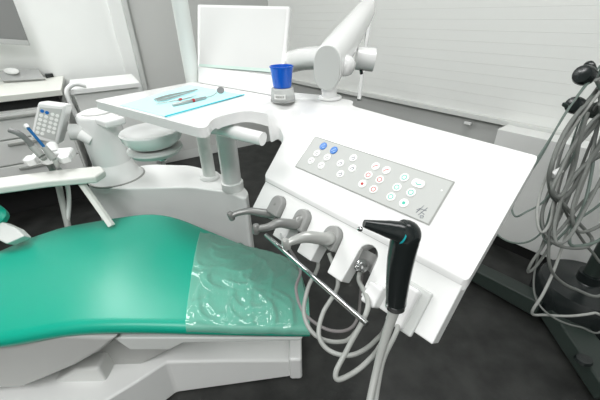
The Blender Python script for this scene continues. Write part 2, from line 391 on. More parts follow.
s, w = sw(442, 191); bm = bmesh.new(); a_lathe(bm, [(.002, 0), (.002, .001)], frame(S(s, w, .0026), E_, None, NS), 12); link('indicator_light', bm, BTN, keypad)
# emblem at the right end: two slanted strokes with loops
bm = bmesh.new(); s, w = sw(421.6, 211.5); up_ = -VS
def ept(u, v): return S(s, w, .003) + E_ * u * .8 + up_ * v * .78
for a_, b_ in (((-.010, -.010), (-.001, .017)), ((-.002, -.014), (.010, .015)), ((-.010, .004), (.012, .006)), ((.0, -.002), (.012, -.006)), ((.004, -.013), (.012, -.010)), ((.004, -.013), (.007, -.019)), ((.007, -.019), (.013, -.016)), ((.013, -.016), (.012, -.010)), ((-.013, -.001), (-.004, .001))):
    a_tube(bm, [ept(*a_), ept(*b_)], .0005, 6)
link('emblem', bm, IDARK, keypad)

# front panel with instrument cradles
A2 = math.radians(51); VF = V0 * math.cos(A2) - UP * math.sin(A2); NF = E_.cross(VF); NF = NF if NF.z > 0 else -NF
F0 = S(0, .270, -.008)
MF = frame(F0, E_, None, NF); yf = 1 if (MF.to_3x3() @ V((0, 1, 0))).dot(VF) > 0 else -1
def F(s, w, h=0): return F0 + E_ * s + VF * w + NF * h
def fw_(px, py, h=0):
    q = PL(px, py, F0 + NF * h, NF) - F0; return q.dot(E_), q.dot(VF)
def Fb(bm, s0, s1, w0, w1, h0, h1): return a_box(bm, (s0, min(yf * w0, yf * w1), h0), (s1, max(yf * w0, yf * w1), h1), MF)
slots = [fw_(277, 209), fw_(303, 220), fw_(334, 236), fw_(364, 262)]
print('slots', [tuple(round(v, 3) for v in s) for s in slots], 'box', [round(v, 3) for v in fw_(400, 290)], [tuple(round(v, 3) for v in fw_(x, y)) for x, y in ((314, 262), (342, 284), (376, 310), (423, 343), (262, 205))])
SC = [s[0] for s in slots]
TOPW = .028
def teeth_outline():
    pts = [(-.600, 0)]; pts2 = []
    BOT = .135
    pts = [(-.602, .0), (-.602, .10)]
    hw = .024
    for c in SC:
        lo_l = BOT
        if c != SC[0]: pts.append((c - hw - .004, lo_l))
        else: pts.append((c - hw - .004, .105))
        pts.append((c - hw, TOPW + hw))
        for k in range(1, 8):
            a_ = math.pi - math.pi * k / 8; pts.append((c + hw * math.cos(a_), TOPW + hw - hw * math.sin(a_)))
        pts.append((c + hw, TOPW + hw)); pts.append((c + hw + .004, BOT if c != SC[-1] else BOT))
    pts += [(-.10, BOT), (-.0, BOT), (-.0, 0)]
    return pts
bm = bmesh.new(); a_prism(bm, [(x, yf * y) for x, y in teeth_outline()], -.04, 0, MF); link('front_panel', bm, WHITE2, table, bevel=.003, seg=3, angle=50)
bm = bmesh.new(); a_box(bm, (-.604, min(0, -yf * .006), -.035), (-.0, max(0, -yf * .006), -.004), MF); a_box(bm, (-.602, min(yf * .009, yf * .0125), -.002), (-.002, max(yf * .009, yf * .0125), .0012), MF); link('seam', bm, SEAM, table, bevel=0)
for c in SC:
    bm = bmesh.new()
    # half-pipe silicone cradle
    n = 12; ro, ri = .0238, .019
    ringA = []
    for (w, sh) in ((TOPW + .016, 0), (TOPW + .03, 0), (.085, -.004)):
        ro_, ri_ = ro, ri
        vo = [bm.verts.new(F(c + ro_ * math.cos(math.pi + math.pi * k / n), w, -.006 + sh + 1.25 * ro_ * math.sin(math.pi + math.pi * k / n))) for k in range(n + 1)]
        vi = [bm.verts.new(F(c + ri_ * math.cos(math.pi + math.pi * k / n), w, -.006 + sh + 1.25 * ri_ * math.sin(math.pi + math.pi * k / n))) for k in range(n + 1)]
        ringA.append((vo, vi))
    for (o0, i0), (o1, i1) in zip(ringA, ringA[1:]):
        for k in range(n):
            bm.faces.new((o0[k], o0[k + 1], o1[k + 1], o1[k])); bm.faces.new((i0[k], i1[k], i1[k + 1], i0[k + 1]))
        bm.faces.new((o0[0], o1[0], i1[0], i0[0])); bm.faces.new((o0[n], i0[n], i1[n], o1[n]))
    o0, i0 = ringA[0]; bm.faces.new(o0 + i0[::-1])      # closed top end
    o0, i0 = ringA[-1]
    for k in range(n): bm.faces.new((o0[k], i0[k], i0[k + 1], o0[k + 1]))
    link('cradle', bm, RECESS, table)
for c in SC[:3]:
    pts = [(c - .0235, TOPW + .058), (c - .0235, TOPW + .0235)] + [(c + .0235 * math.cos(math.pi - math.pi * k / 10), TOPW + .0238 - .0235 * math.sin(math.pi - math.pi * k / 10)) for k in range(1, 10)] + [(c + .0235, TOPW + .0235), (c + .0235, TOPW + .058)]
    bm = bmesh.new(); a_prism(bm, [(x, yf * y) for x, y in pts], -.03, .017, MF); link('cradle_cap', bm, RECESS, table, bevel=.006, angle=50)
# curing light bracket: base plate and two cheeks
sb, wb_ = fw_(400, 290); sb -= .028; wb_ -= .010
bm = bmesh.new(); Fb(bm, -.092, -.036, .052, .146, .001, .012); br = link('bracket', bm, GREYW, table, bevel=.004)
bm = bmesh.new(); Fb(bm, -.152, -.118, .092, .138, -.005, .030); link('cheek', bm, WHITE, br, bevel=.006)
bm = bmesh.new(); Fb(bm, -.088, -.052, .058, .142, .008, .034); link('cheek', bm, WHITE, br, bevel=.007)
bm = bmesh.new(); Fb(bm, -.125, -.08, .062, .090, .001, .018); link('bridge', bm, WHITE, br, bevel=.004)

# grip handle on tray front, and hose rail
tube('grip_handle', [P(212, 127, .95), P(222, 128.5, .945), P(240, 133.5, .94), P(263, 139, .935)], [.021, .021, .0205, .0195], WHITE, table, n=20)
tube('handle_collar', [P(209, 126, .952), P(213, 127, .951)], [.023,.023], WHITE2, table, n=20, sm=0)
tube('handle_root', [P(214, 124, .965), P(214, 127, .95)], .012, WHITE, table, n=12, sm=0)
rail = tube('hose_rail', [D(266, 235, .88), D(367, 324, .60)], .0052, CHROME, table, sm=0)
tube('rail_bracket', [D(285, 240, .83), D(281, 233, .92), F(-.50, .06, -.035)], .0035, CHROME, rail)
tube('rail_clip', [D(281, 247, .835), D(290, 240, .825)], .006, CHROME, rail, sm=0)

# ------------------------------------------------------------------ handpieces with hoses (things)
def handpiece(label, ci, body, rads, hosepts, hr, mt=HAND, head=True, hmat=HOSE):
    c = SC[ci]; base = F(c, .075, -.012)
    e = empty('handpiece', base, label, 'handpiece', 'handpieces in the cradles')
    tube('grip', body, rads, mt, e, n=18)
    if head:
        a_, b_ = V(body[-1]), V(body[-2]); d = (a_ - b_).normalized()
        ax = (V((0, 0, -1)) - d * V((0, 0, -1)).dot(d)).normalized()
        M2 = frame(a_ - ax * .010, d, None, ax)
        lathe('head', [(.006, -.003), (.0085, 0), (.0088, .020), (.0075, .0225), (0, .0225)], mt, e, M2, 18)
    tube('hose', hosepts, hr, hmat, e, n=10, sm=10)
    return e
def cr(ci, w, h=.0): return F(SC[ci], w, h)
h1 = [cr(0, .055, -.01), cr(0, .055, .004), D(272, 213, .965), D(264, 213, .955), D(250, 211, .945), D(238, 213, .94), D(231, 216, .937)]
handpiece('grey handpiece in the leftmost cradle of the instrument table', 0, h1, [.012, .014, .0145, .0125, .010, .0085, .008],
          [cr(0, .095, -.014), D(284, 240, 1.0), D(300, 268, .95), D(296, 289, .90), D(304, 313, .86), D(326, 329, .83), D(347, 330, .83), D(358, 317, .86), D(361, 287, .95), S(-.3, .2, -.07)], .0042, hmat=HOSED)
h2 = [cr(1, .060, -.008), cr(1, .058, .008), D(295, 224.5, .865), D(280, 223, .84), D(268, 227, .83), D(256, 229, .82)]
handpiece('grey contra-angle handpiece in the second cradle from the left', 1, h2, [.013, .0155, .0145, .012, .0095, .008],
          [cr(1, .095, -.014), D(318, 262, .88), D(308, 288, .82), D(304, 314, .80), D(315, 335, .78), D(337, 342, .78), D(354, 334, .80), D(371, 300, .88), S(-.25, .2, -.07)], .005)
h3 = [cr(2, .060, -.008), cr(2, .058, .010), D(325, 239, .765), D(308, 237, .745), D(295, 240, .735), D(286, 244, .73)]
handpiece('pale grey handpiece in the third cradle, beside the bare coupling', 2, h3, [.013, .016, .015, .0135, .010, .007],
          [cr(2, .095, -.014), D(338, 284, .80), D(323, 313, .76), D(319, 336, .74), D(330, 351, .73), D(352, 355, .72), D(375, 341, .74), D(389, 316, .80), S(-.18, .2, -.07)], .0052, mt=mat('pale_grey_steel', (.46, .47, .45), .35, metal=.4))
# bare hose coupling
c = SC[3]
e = empty('turbine_hose', cr(3, .08, -.012), 'hose with bare metal coupling in the cradle next to the black lamp', 'hose', None)
ax0 = cr(3, .075, -.006); ax1 = D(356, 268, .665)
dd = (ax1 - ax0).normalized(); M2 = frame(ax0, NF.cross(dd), None, dd); L_ = (ax1 - ax0).length
lathe('coupling', [(.014, 0), (.0145, L_ * .3), (.011, L_ * .32), (.0125, L_ * .5), (.008, L_ * .53), (.0095, L_ * .6), (.007, L_ * .7), (.007, L_ * .8), (.0035, L_ * .82), (.0035, L_), (.001, L_ * 1.02)], CHROME, e, M2, 20)
tube('hose', [ax0, cr(3, .11, -.016), D(368, 306, .66), D(349, 346, .65), D(336, 372, .64), D(341, 379, .64), D(366, 363, .66), D(387, 334, .72), S(-.1, .2, -.07)], .0052, HOSE, e, n=10, sm=10)
# black curing light
bt, tp_ = D(396, 302, .56), D(404, 240, .475)
e = empty('curing_light', bt, 'black angled curing light with turquoise ring, standing in the white bracket', 'lamp')
tube('handle', [bt, D(398, 280, .53), D(401, 258, .50), D(405, 240, .478), D(407, 233, .470), D(400, 228, .466)], [.0165, .0185, .020, .0205, .019, .014], BLACKP, e, n=24)
tube('light_guide', [D(407, 235, .471), D(400, 232, .468), D(388, 229, .466), D(364, 223.5, .46)], [.0165, .0155, .0125, .0055], BLACKP, e, n=24)
def ring_between(p, q, t, r, name, mt, wd=.0012):
    p = V(p); q = V(q); c = p.lerp(q, t); d = (q - p).normalized(); tube(name, [c - d * wd, c + d * wd], r, mt, e, n=32, sm=0)
ring_between(D(407, 235, .471), D(388, 229, .466), .33, .0166, 'ring', mat('turquoise_ring', (.02, .45, .50), .3))
lathe('tip_lens', [(0, -.004), (.0035, -.002), (.004, 0), (.0035, .002), (0, .004)], CHROME, e, frame(D(360, 229, .462), (1, 0, 0), None, UP), 16)
tube('collar', [bt, D(395.5, 306, .565)], .0172, CHROME, e, n=24, sm=0)
tube('cable', [D(395.5, 305, .565), D(391, 320, .57), D(383, 345, .575), D(376, 372, .575), D(368, 410, .56), D(362, 450, .55)], [.011, .0085, .007, .0062, .006, .006], HOSE, e, n=12)
# air-water syringe hose beside it
e = empty('spare_hose', D(399, 325, .62), 'thin grey hose running down behind the curing light cable', 'hose')
tube('hose', [F(sb + .04, .13, -.02), D(397, 330, .62), D(384, 358, .60), D(378, 385, .585), D(374, 415, .57), D(372, 440, .56)], .0045, HOSE, e)
lathe('strain_relief', [(.005, 0), (.007, .004), (.007, .02), (.005, .026)], WHITE2, e, frame(F(sb + .04, .15, -.02), E_, None, -VF), 16)

# ------------------------------------------------------------------ cup, paper, small instruments on the tray
cb = P(283, 101, 1.0); cb.z = 1.001
e = empty('cup_holder', cb, 'clear ribbed cup base under the blue cup on the white tray', 'cup holder')
lathe('body', [(.034, 0), (.0385, .002), (.0385, .010), (.0345, .038), (.031, .041), (.0, .041)], GLASS, e, frame(cb, (1, 0, 0), None, UP), 48)
lathe('foot_ring', [(.0388, .0005), (.0392, .002), (.0392, .006), (.0388, .0075)], mat('smoked_ring', (.45, .46, .45), .2, metal=.4), e, frame(cb, (1, 0, 0), None, UP), 48)
def curved_plate(name, cen, r, ang0, ang1, z0, z1, t, mt, parent, n=10):
    bm = bmesh.new(); rows = []
    for k in range(n + 1):
        a_ = math.radians(ang0 + (ang1 - ang0) * k / n); d = V((math.cos(a_), math.sin(a_), 0))
        rows.append([bm.verts.new(cen + d * r + UP * z0), bm.verts.new(cen + d * r + UP * z1), bm.verts.new(cen + d * (r + t) + UP * z1), bm.verts.new(cen + d * (r + t) + UP * z0)])
    for a_, b_ in zip(rows, rows[1:]):
        for k in range(4): bm.faces.new((a_[k], a_[(k + 1) % 4], b_[(k + 1) % 4], b_[k]))
    bm.faces.new(rows[0]); bm.faces.new(rows[-1][::-1]); return link(name, bm, mt, parent)
lb = curved_plate('label_plate', cb, .0372, 230, 285, .012, .026, .0012, BTN, e)
for k, a_ in enumerate((238, 244, 249, 255, 261, 267, 273)):
    curved_plate('letter', cb, .0384, a_, a_ + (3.2 if k % 2 else 4.2), .016, .022, .0006, SEAM, lb, 2)
ct = cb + UP * .041
e = empty('paper_cup', ct, 'bright blue plastic drinking cup on the clear cup base', 'cup')
e.name = 'drinking_cup'
lathe('cup_body', [(.0, .001), (.0275, .001), (.0285, .004), (.0345, .058), (.0365, .059), (.0365, .063), (.0335, .063), (.0325, .058), (.0265, .006), (0, .006)], BLUECUP, e, frame(ct, (1, 0, 0), None, UP), 48)

sh = [P(120, 105.5, 1.0), P(168, 117.5, 1.0), P(244, 95, 1.0), P(190, 85, 1.0)]
bm = bmesh.new(); a_poly(bm, [p + UP * .0005 for p in sh], UP * .001)
pl = tag(link('tray_paper', bm, PAPER, None, smooth=False), 'pale cyan paper sheet under the instruments on the tray', 'paper sheet')
bm = bmesh.new(); a_, b_ = P(166, 117.5, 1.0), P(245, 95.2, 1.0); d = (b_ - a_).normalized(); nn = V((-d.y, d.x, 0))
a_poly(bm, [a_ + UP * .0016, b_ + UP * .0016, b_ + UP * .0016 + nn * .006, a_ + UP * .0016 + nn * .006], UP * .002); 
tag(link('plastic_strip', bm, CYAN, None, smooth=False), 'thin bright turquoise strip along the front edge of the cyan sheet', 'strip')
def onP(px, py, h=.0): return P(px, py, 1.0) + UP * (h + .0016)
IST = mat('instrument_steel', (.5, .51, .5), .28, metal=.7)
e = empty('dental_tweezers', onP(175, 97), 'grey steel tweezers lying nearest the back of the cyan sheet', 'tweezers')
tube('arm', [onP(155, 102, .006), onP(168, 98.5, .007), onP(184, 94.5, .006), onP(198, 90.5, .004)], [.0055, .0062, .004, .0015], IST, e, flat=.6)
tube('arm', [onP(158, 103, .0055), onP(170, 100, .005), onP(185, 95.6, .005), onP(198, 90.8, .004)], [.0045, .005, .003, .0015], IST, e, flat=.6)
e = empty('dental_probe', onP(178, 101), 'thin steel probe with a red ring, between tweezers and mirror', 'probe')
tube('shaft', [onP(156, 105.5, .003), onP(180, 101, .003), onP(190, 99, .003), onP(197, 96.5, .004)], [.001, .0022, .002, .001], IST, e)
tube('ring', [onP(179.4, 101.2, .003), onP(181.6, 100.6, .003)], .0042, IRED, e, sm=0)
e = empty('mouth_mirror', onP(200, 100), 'mouth mirror with round head lying nearest the front of the cyan sheet', 'mirror')
tube('handle', [onP(173, 107, .0045), onP(186, 104.2, .0045), onP(206, 99.5, .0045)], [.0048, .0055, .0045], IST, e)
tube('neck', [onP(206, 99.5, .0045), onP(213, 97.5, .005), onP(217, 95.6, .008)], .0016, IST, e)
tube('ring', [onP(192.4, 102.8, .0045), onP(194.4, 102.3, .0045)], .0064, IRED, e, sm=0)
mc = onP(221, 93.6, .010); nmir = (O - mc).normalized() * .6 + UP * .5
lathe('head', [(0, -.001), (.0125, -.001), (.0132, 0), (.0125, .0012), (0, .0012)], mat('mirror_back', (.30, .31, .31), .3, metal=.6), e, frame(mc, (1, 0, 0), None, nmir), 28)

# ------------------------------------------------------------------ swing arm above the tray
e = empty('swing_arm', P(331, 101, 1.0), 'thick white spring arm rising to the upper right behind the keypad', 'arm')
pb = P(330, 99, 1.0); pb.z = 1.001
c0 = D(327, 68, .98)
nf = (O - c0); nf.z *= .3; nf = (nf.normalized() + V((-.25, 0, 0))).normalized()
far = D(367, 9, 1.42)
bm = bmesh.new()
# arm tube with oval section, from far end to the cap
axis = (far - c0).normalized()
def sup(v): return math.copysign(abs(v) ** .82, v)
rings = []
for t, wx, hy in ((0, .042, .063), (.06, .042, .063), (.2, .044, .058), (.5, .043, .050), (.8, .040, .043), (1, .036, .038)):
    cc = c0.lerp(far, t); k = 1 - max(0, 1 - t / .22); dirn = (nf * -(1 - k) + axis * k).normalized()
    X = UP.cross(dirn).normalized(); Z_ = dirn.cross(X).normalized()
    rings.append([bm.verts.new(cc + X * wx * sup(math.cos(2 * math.pi * j / 32)) + Z_ * hy * sup(math.sin(2 * math.pi * j / 32))) for j in range(32)])
for a_, b_ in zip(rings, rings[1:]):
    for j in range(32): bm.faces.new((a_[j], a_[(j + 1) % 32], b_[(j + 1) % 32], b_[j]))
bm.faces.new(rings[0][::-1]); bm.faces.new(rings[-1])
link('arm_tube', bm, WHITE, e, bevel=.004, angle=60)
X = UP.cross(-nf).normalized(); Z_ = (-nf).cross(X).normalized()
bm = bmesh.new(); a_prism(bm, [(.040 * sup(math.cos(2 * math.pi * j / 40)), .061 * sup(math.sin(2 * math.pi * j / 40))) for j in range(40)], -.002, .006, frame(c0, X, None, nf)); link('end_cap', bm, GREYW, e, bevel=.003)
tube('post', [pb, pb.lerp(c0, .5), c0 + axis * .03], .0235, WHITE, e, n=24, sm=4)
lathe('collar', [(.034, 0), (.037, .002), (.037, .007), (.034, .009)], WHITE2, e, frame(pb, (1, 0, 0), None, UP), 32)
kb = D(344, 65.5, 1.03); kd = (D(357, 66, 1.01) - kb).normalized()
lathe('knob', [(.026, -.01), (.031, .003), (.031, .008), (.027, .022), (.014, .032), (0, .034)], WHITE, e, frame(kb, UP.cross(kd), None, kd), 28)
tube('hinge_barrel', [D(356, 58, 1.22), D(374, 60, 1.22)], .040, WHITE, e, n=28, sm=0)
tube('hinge_pin', [D(361, 70, 1.22), D(361.5, 74, 1.22)], .006, BLACKP, e, sm=0)
tube('cross_tube', [D(258, 66, 1.86), D(285, 63, 1.66), D(304, 59, 1.42), D(326, 58, 1.2)], [.052, .050, .045, .040], WHITE, e, n=24)
tag(tube('thin_pole', [D(376, -20, 1.62), D(363.5, 62, 1.50), D(359, 100, 1.45)], .009, WHITE, None, sm=0), 'slim white pole behind the hinge of the spring arm', 'pole')

# ------------------------------------------------------------------ monitor and its ledge
mc = D(242, 40, 1.48)
p1, p2, p3, p4 = D(197, 68, 1.46), D(284, 75, 1.50), D(291, 9, 1.55), D(197.5, 4, 1.55)
e = empty('display_monitor', (p1 + p2) / 2, 'white flat monitor seen as a blank panel behind the tray', 'monitor')
nm = (p2 - p1).cross(p4 - p1).normalized(); nm = nm if nm.dot(O - p1) > 0 else -nm
bm = bmesh.new(); a_poly(bm, [PL(x, y, p1, nm) for x, y in ((197, 68.5), (284, 76), (290, 5.5), (197, 3.5))], -nm * .035 + V((.012, 0, 0))); link('housing', bm, WHITE, e, bevel=.009, seg=3)
q = [PL(x, y, p1 + nm * .0, nm) for x, y in ((200, 65), (281, 71), (286.5, 9.5), (200.5, 7.5))]
bm = bmesh.new(); a_poly(bm, q, nm * .002); link('front_face', bm, mat('satin_white', (.68, .69, .675), .45), e, bevel=.001)
q = [PL(x, y, p1 + nm * .002, nm) for x, y in ((199, 67), (283, 73.8), (283.5, 70), (199, 64.2))]
bm = bmesh.new(); a_poly(bm, q, nm * .004); link('lower_strip', bm, mat('pale_mint_strip', (.60, .74, .68), .3), e, bevel=.001)
led = [D(198, 70, 1.44), D(276, 80, 1.44)]
a_, b_ = P(198, 84.5, 1.0), P(273, 98, 1.0)
f1, f2 = P(198, 83, 1.0), P(272, 96, 1.0)
bm = bmesh.new()
back = [f1 + V((0, .05, 0)), f2 + V((0.02, .05, 0))]
zt = .055
pts = [f1 + UP * .001, f2 + UP * .001, f2 + V((.01, .05, zt)), f1 + V((0, .05, zt))]
lo = [f1 + UP * .001, f2 + UP * .001, f2 + V((.01, .07, .001)), f1 + V((0, .07, .001))]
vv = [bm.verts.new(p) for p in (f1 + UP * .001, f2 + UP * .001, f2 + V((.01, .035, zt)), f1 + V((0, .035, zt)), f1 + V((0, .07, .001)), f2 + V((.01, .07, .001)), f2 + V((.01, .065, zt)), f1 + V((0, .065, zt)))]
for f in ((0, 1, 2, 3), (3, 2, 6, 7), (7, 6, 5, 4), (0, 4, 5, 1), (0, 3, 7, 4), (1, 5, 6, 2)): bm.faces.new([vv[i] for i in f])
link('base_ledge', bm, WHITE2, e, bevel=.004)

# ------------------------------------------------------------------ cuspidor / water unit
ZB = .55
e = empty('water_unit', V((-.6, 1.5, 0)), 'low white water unit body standing on the floor behind the green chair', 'dental unit')
o_ = [P(86, 186, ZB), P(120, 188.5, ZB), P(190, 187, ZB), P(228, 192, ZB), P(246, 200, ZB), P(249, 192, ZB), P(238, 180, ZB), P(214, 171, ZB), P(190, 165, ZB), P(150, 164, ZB), P(100, 172, ZB)]
pr = round_poly([(p.x, p.y, .04) for p in o_], .04, 5)
bm = bmesh.new(); a_prism(bm, pr, 0, ZB); link('body', bm, WHITE2, e, bevel=.012, seg=4, angle=50)
cc = P(117, 176, ZB); cc.z = ZB
lathe('flared_foot', [(.128, -.03), (.128, .002), (.122, .004), (.102, .035), (.090, .07), (.084, .085), (.0, .085)], WHITE2, e, frame(cc, (1, 0, 0), None, UP), 48)
# column with filler
print('col', cc)
e2 = e
lathe('base_seam', [(.1295, -.004), (.1305, -.002), (.1305, .002), (.1295, .004)], SEAM, e, frame(cc, (1, 0, 0), None, UP), 48)
lathe('column', [(.084, .0), (.087, .08), (.088, .16), (.088, .24), (.085, .252), (.080, .257), (.0, .257)], WHITE, e, frame(cc + UP * .06, (1, 0, 0), None, UP), 48)
tc_ = cc + UP * .318
lathe('lid', [(.062, 0), (.064, .004), (.060, .008), (0, .009)], WHITE2, e, frame(tc_, (1, 0, 0), None, UP), 40)
bwl = P(151, 131, .86)
bdir = (V((bwl.x, bwl.y, 0)) - V((cc.x, cc.y, 0))).normalized()
box('bowl_bracket', (.03, -.045, .015), (.17, .045, .05), WHITE, e, frame(V((cc.x, cc.y, .815)), bdir, None, UP), .012)
bc = V((bwl.x, bwl.y, .80))
sp = empty('spittoon_bowl', bc, 'round white spittoon bowl on the column of the water unit', 'bowl')
R = .135
lathe('bowl', [(.0, .0), (.06, .0), (.09, .012), (.108, .035), (.114, .060), (.110, .065), (.102, .062), (.090, .055), (.06, .049), (0, .047)], WHITE, sp, frame(bc, (1, 0, 0), None, UP), 56)
lathe('drip_ring', [(.05, -.028), (.090, -.028), (.103, -.012), (.101, -.004), (.05, -.003)], GREYW, sp, frame(bc, (1, 0, 0), None, UP), 48)
lathe('drain_valve', [(.012, -.062), (.016, -.058), (.016, -.045), (.03, -.042), (.03, -.030), (.022, -.028)], CHROME, sp, frame(bc + V((.02, 0, 0)), (1, 0, 0), None, UP), 24)
# long pole and second pillar
pp = P(210, 178, ZB); pp.z = ZB
e = empty('unit_pole', pp, 'tall white pole rising from the water unit past the left side of the monitor', 'pole')
tube('pole', [pp + UP * .001, pp + UP * 1.9], .030, mat('pole_paint', (.74, .77, .74), .3), e, n=28, sm=0)
lathe('pole_collar', [(.045, .0), (.048, .004), (.048, .012), (.042, .02)], WHITE2, e, frame(pp, (1, 0, 0), None, UP), 28)
p2_ = P(233, 189, ZB); p2_.z = ZB
e = empty('support_pillar', p2_, 'short thick white pillar between the water unit and the tray grip handle', 'pillar')
tube('shaft', [p2_ + UP * .001, p2_ + UP * .2, p2_ + UP * .40], [.042, .042, .040], WHITE, e, n=32, sm=0)
lathe('base_ring', [(.046, .0), (.049, .004), (.049, .038), (.044, .042)], WHITE2, e, frame(p2_, (1, 0, 0), None, UP), 36)

# ------------------------------------------------------------------ assistant element (keypad head, holder, instruments)
hc = D(50, 124, 1.42)
e = empty('assistant_holder', D(55, 150, 1.42), 'white assistant element with a small keypad head and instrument rests, at left', 'instrument holder')
fx = D(78, 108, 1.42) - D(38, 100, 1.50)
# keypad front quad and box
hc = D(47, 122, 1.40); nq = ((O - hc).normalized() + V((-.30, .0, -.15))).normalized()
q = [PL(x, y, hc, nq) for x, y in ((29.5, 138.5), (57, 145.5), (66.5, 105), (37.5, 101.5))]
bd = -nq * .075 + (q[1] - q[0]).normalized() * .012
bm = bmesh.new(); a_poly(bm, q, bd); hd = link('keypad_head', bm, WHITE, e, bevel=.012, seg=4)
qi = [q[0].lerp(q[2], .12), q[1].lerp(q[3], .12), q[2].lerp(q[0], .12), q[3].lerp(q[1], .12)]
bm = bmesh.new(); a_poly(bm, [p + nq * .0008 for p in qi], nq * .002); kp2 = link('keypad', bm, PANEL, e, bevel=.001)
ex = (qi[1] - qi[0]); ey = (qi[3] - qi[0])
for r in range(6):
    for c in range(4):
        if c in (2, 3) and r == 0: continue
        off = .05 if c > 1 else 0
        ctr = qi[0] + ex * (.14 + c * .23 + off * .6) + ey * (.12 + r * .155) + nq * .0028
        bl = (r == 5 and c < 2)
        bm = bmesh.new(); a_lathe(bm, [(.0075, 0), (.0075, .001), (.0068, .0016)], frame(ctr, ex, None, nq), 14, sx=.95, sy=.95)
        o = link('button', bm, BBLUE if bl else BTN, kp2)
        if bl: o['label'] = 'blue round button'
# rests (three prongs) and body
hb = D(52, 155, 1.37)
MB_ = frame(hb, V((1, .1, 0)), None, V((0, -.25, 1)))
box('rest_body', (-.08, -.01, -.03), (.075, .04, .01), WHITE2, e, MB_, .012)
for k, dx in enumerate((-.095, -.03, .035)):
    bm = bmesh.new(); a_prism(bm, [(dx, .0), (dx + .040, .0), (dx + .046, -.035), (dx + .02, -.045), (dx - .004, -.035)], -.02, .010, MB_); link('rest', bm, WHITE, e, bevel=.006)
tube('ball_joint', [D(70, 132, 1.48), D(84, 132, 1.50)], [.036, .040, .036], GREYW, e, n=24)
tube('neck', [D(52, 146, 1.41), D(55, 154, 1.38)], .022, WHITE2, e, n=16)
tube('arm', [D(80, 134, 1.48), D(92, 140, 1.50)], .026, WHITE2, e, n=16, sm=0)
# suction tips resting in it
e = empty('suction_handpiece', D(36, 150, 1.34), 'grey curved suction handpiece lying in the left rest of the assistant element', 'handpiece')
tube('tip', [D(9, 130, 1.26), D(18, 133, 1.27), D(26, 139, 1.29), D(33, 147, 1.31)], [.009, .011, .010, .012], mat('dark_grey_grip', (.22, .225, .22), .4), e, n=14)
tube('grip', [D(32, 146, 1.31), D(42, 156, 1.32)], .014, HOSE, e, n=14, sm=0)
tube('hose', [D(42, 156, 1.32), D(50, 165, 1.40), D(57, 180, 1.50), D(63, 205, 1.52), D(70, 235, 1.50)], .013, HOSE, e, n=12)
e = empty('saliva_ejector', D(40, 140, 1.33), 'thin blue saliva ejector tube with white tip in the assistant element', 'suction tube')
tube('tube', [D(28, 128, 1.26), D(46, 149, 1.30)], .0055, mat('blue_tube', (.01, .14, .38), .3), e, sm=0)
tube('white_tip', [D(25.5, 125, 1.26), D(28, 128, 1.26)], .0085, BTN, e, sm=0)
tube('grip', [D(44, 147, 1.30), D(54, 159, 1.32)], [.011, .015], HOSE, e, n=14, sm=0)
tube('hose', [D(54, 159, 1.32), D(60, 170, 1.42), D(67, 184, 1.50), D(69, 205, 1.52), D(66, 235, 1.50)], .009, GREYW, e, n=12)

# ------------------------------------------------------------------ patient chair
chair = empty('patient_chair', V((-.6, .85, 0)), 'long green patient chair with white underframe, foot end covered by clear film', 'chair')
near = [V((-1.7, .66, 0)), V((-1.2, .63, 0)), P(0, 349, .46), P(60, 340, .47), P(110, 333.5, .485), P(160, 331.5, .485), P(230, 333, .475), P(305, 334, .465)]
farp = [V((-1.7, .95, 0)), P(-30, 268, .47), P(0, 251, .47), P(12, 243, .475), P(32, 234, .485), P(60, 223, .49), P(100, 215.5, .505), P(135, 212, .515), P(155, 212, .515), P(180, 219, .50), P(245, 242, .50), P(288, 254, .485), P(300, 266, .483), P(306, 290, .483)]
zk = [(-1.7, .50), (-1.1, .475), (-.9, .485), (-.62, .52), (-.5, .515), (-.3, .50), (.03, .483)]
def lerp_list(L, x):
    if x <= L[0][0]: return L[0][1]
    for (x0, y0), (x1, y1) in zip(L, L[1:]):
        if x <= x1:
            t = (x - x0) / max(1e-9, x1 - x0); return y0 + (y1 - y0) * t
    return L[-1][1]
nl = [(p.x, p.y) for p in near]; fl = sorted([(p.x, p.y) for p in farp])
print('near', [(round(a, 2), round(b, 2)) for a, b in nl]); print('far', [(round(a, 2), round(b, 2)) for a, b in fl])
def smoothv(L, x, r=.03): return sum(lerp_list(L, x + r * k) for k in (-2, -1, 0, 1, 2)) / 5
def chair_section(x, grow=0, t=.05):
    y0 = smoothv(nl, x) - grow; y1 = smoothv(fl, x, .02 if x < -.05 else .004) + grow; zt = smoothv(zk, x, .04) + grow
    pr = []; r = .032
    ys = [y0, y0 + .004, y0 + .014, y0 + .032]; zs = [-.026, -.012, -.003, 0]
    pts = [(y0 + .03, zt - t), (y0 + .010, zt - t + .006)] + [(y, zt + z) for y, z in zip(ys, zs)]
    for k in range(1, 10):
        f = k / 10; pts.append((y0 + .032 + (y1 - y0 - .064) * f, zt + .018 * math.sin(math.pi * f) ** .8))
    pts += [(y1 - .032, zt), (y1 - .014, zt - .003), (y1 - .004, zt - .012), (y1, zt - .026), (y1 - .010, zt - t + .006), (y1 - .03, zt - t)]
    return pts
def loft_chair(name, xs, grow, mt, shell=False, wr=0, **k):
    bm = bmesh.new(); rows = []
    for x in xs:
        sx = 1
        pts = chair_section(x, grow)
        rows.append([bm.verts.new((x, y, z)) for y, z in pts])
    n = len(rows[0])
    for a_, b_ in zip(rows, rows[1:]):
        for j in range(n - 1): bm.faces.new((a_[j], a_[j + 1], b_[j + 1], b_[j]))
        if shell: bm.faces.new((a_[n - 1], a_[0], b_[0], b_[n - 1]))
    if shell: bm.faces.new(rows[0][::-1]); bm.faces.new(rows[-1])
    return bm
XE = .018
xs = [-1.7 + i * .04 for i in range(42)] + [XE - .02, XE - .008, XE]
xs = sorted(x for x in xs if x <= XE)
bm = loft_chair('u', xs, 0, GREEN, True)
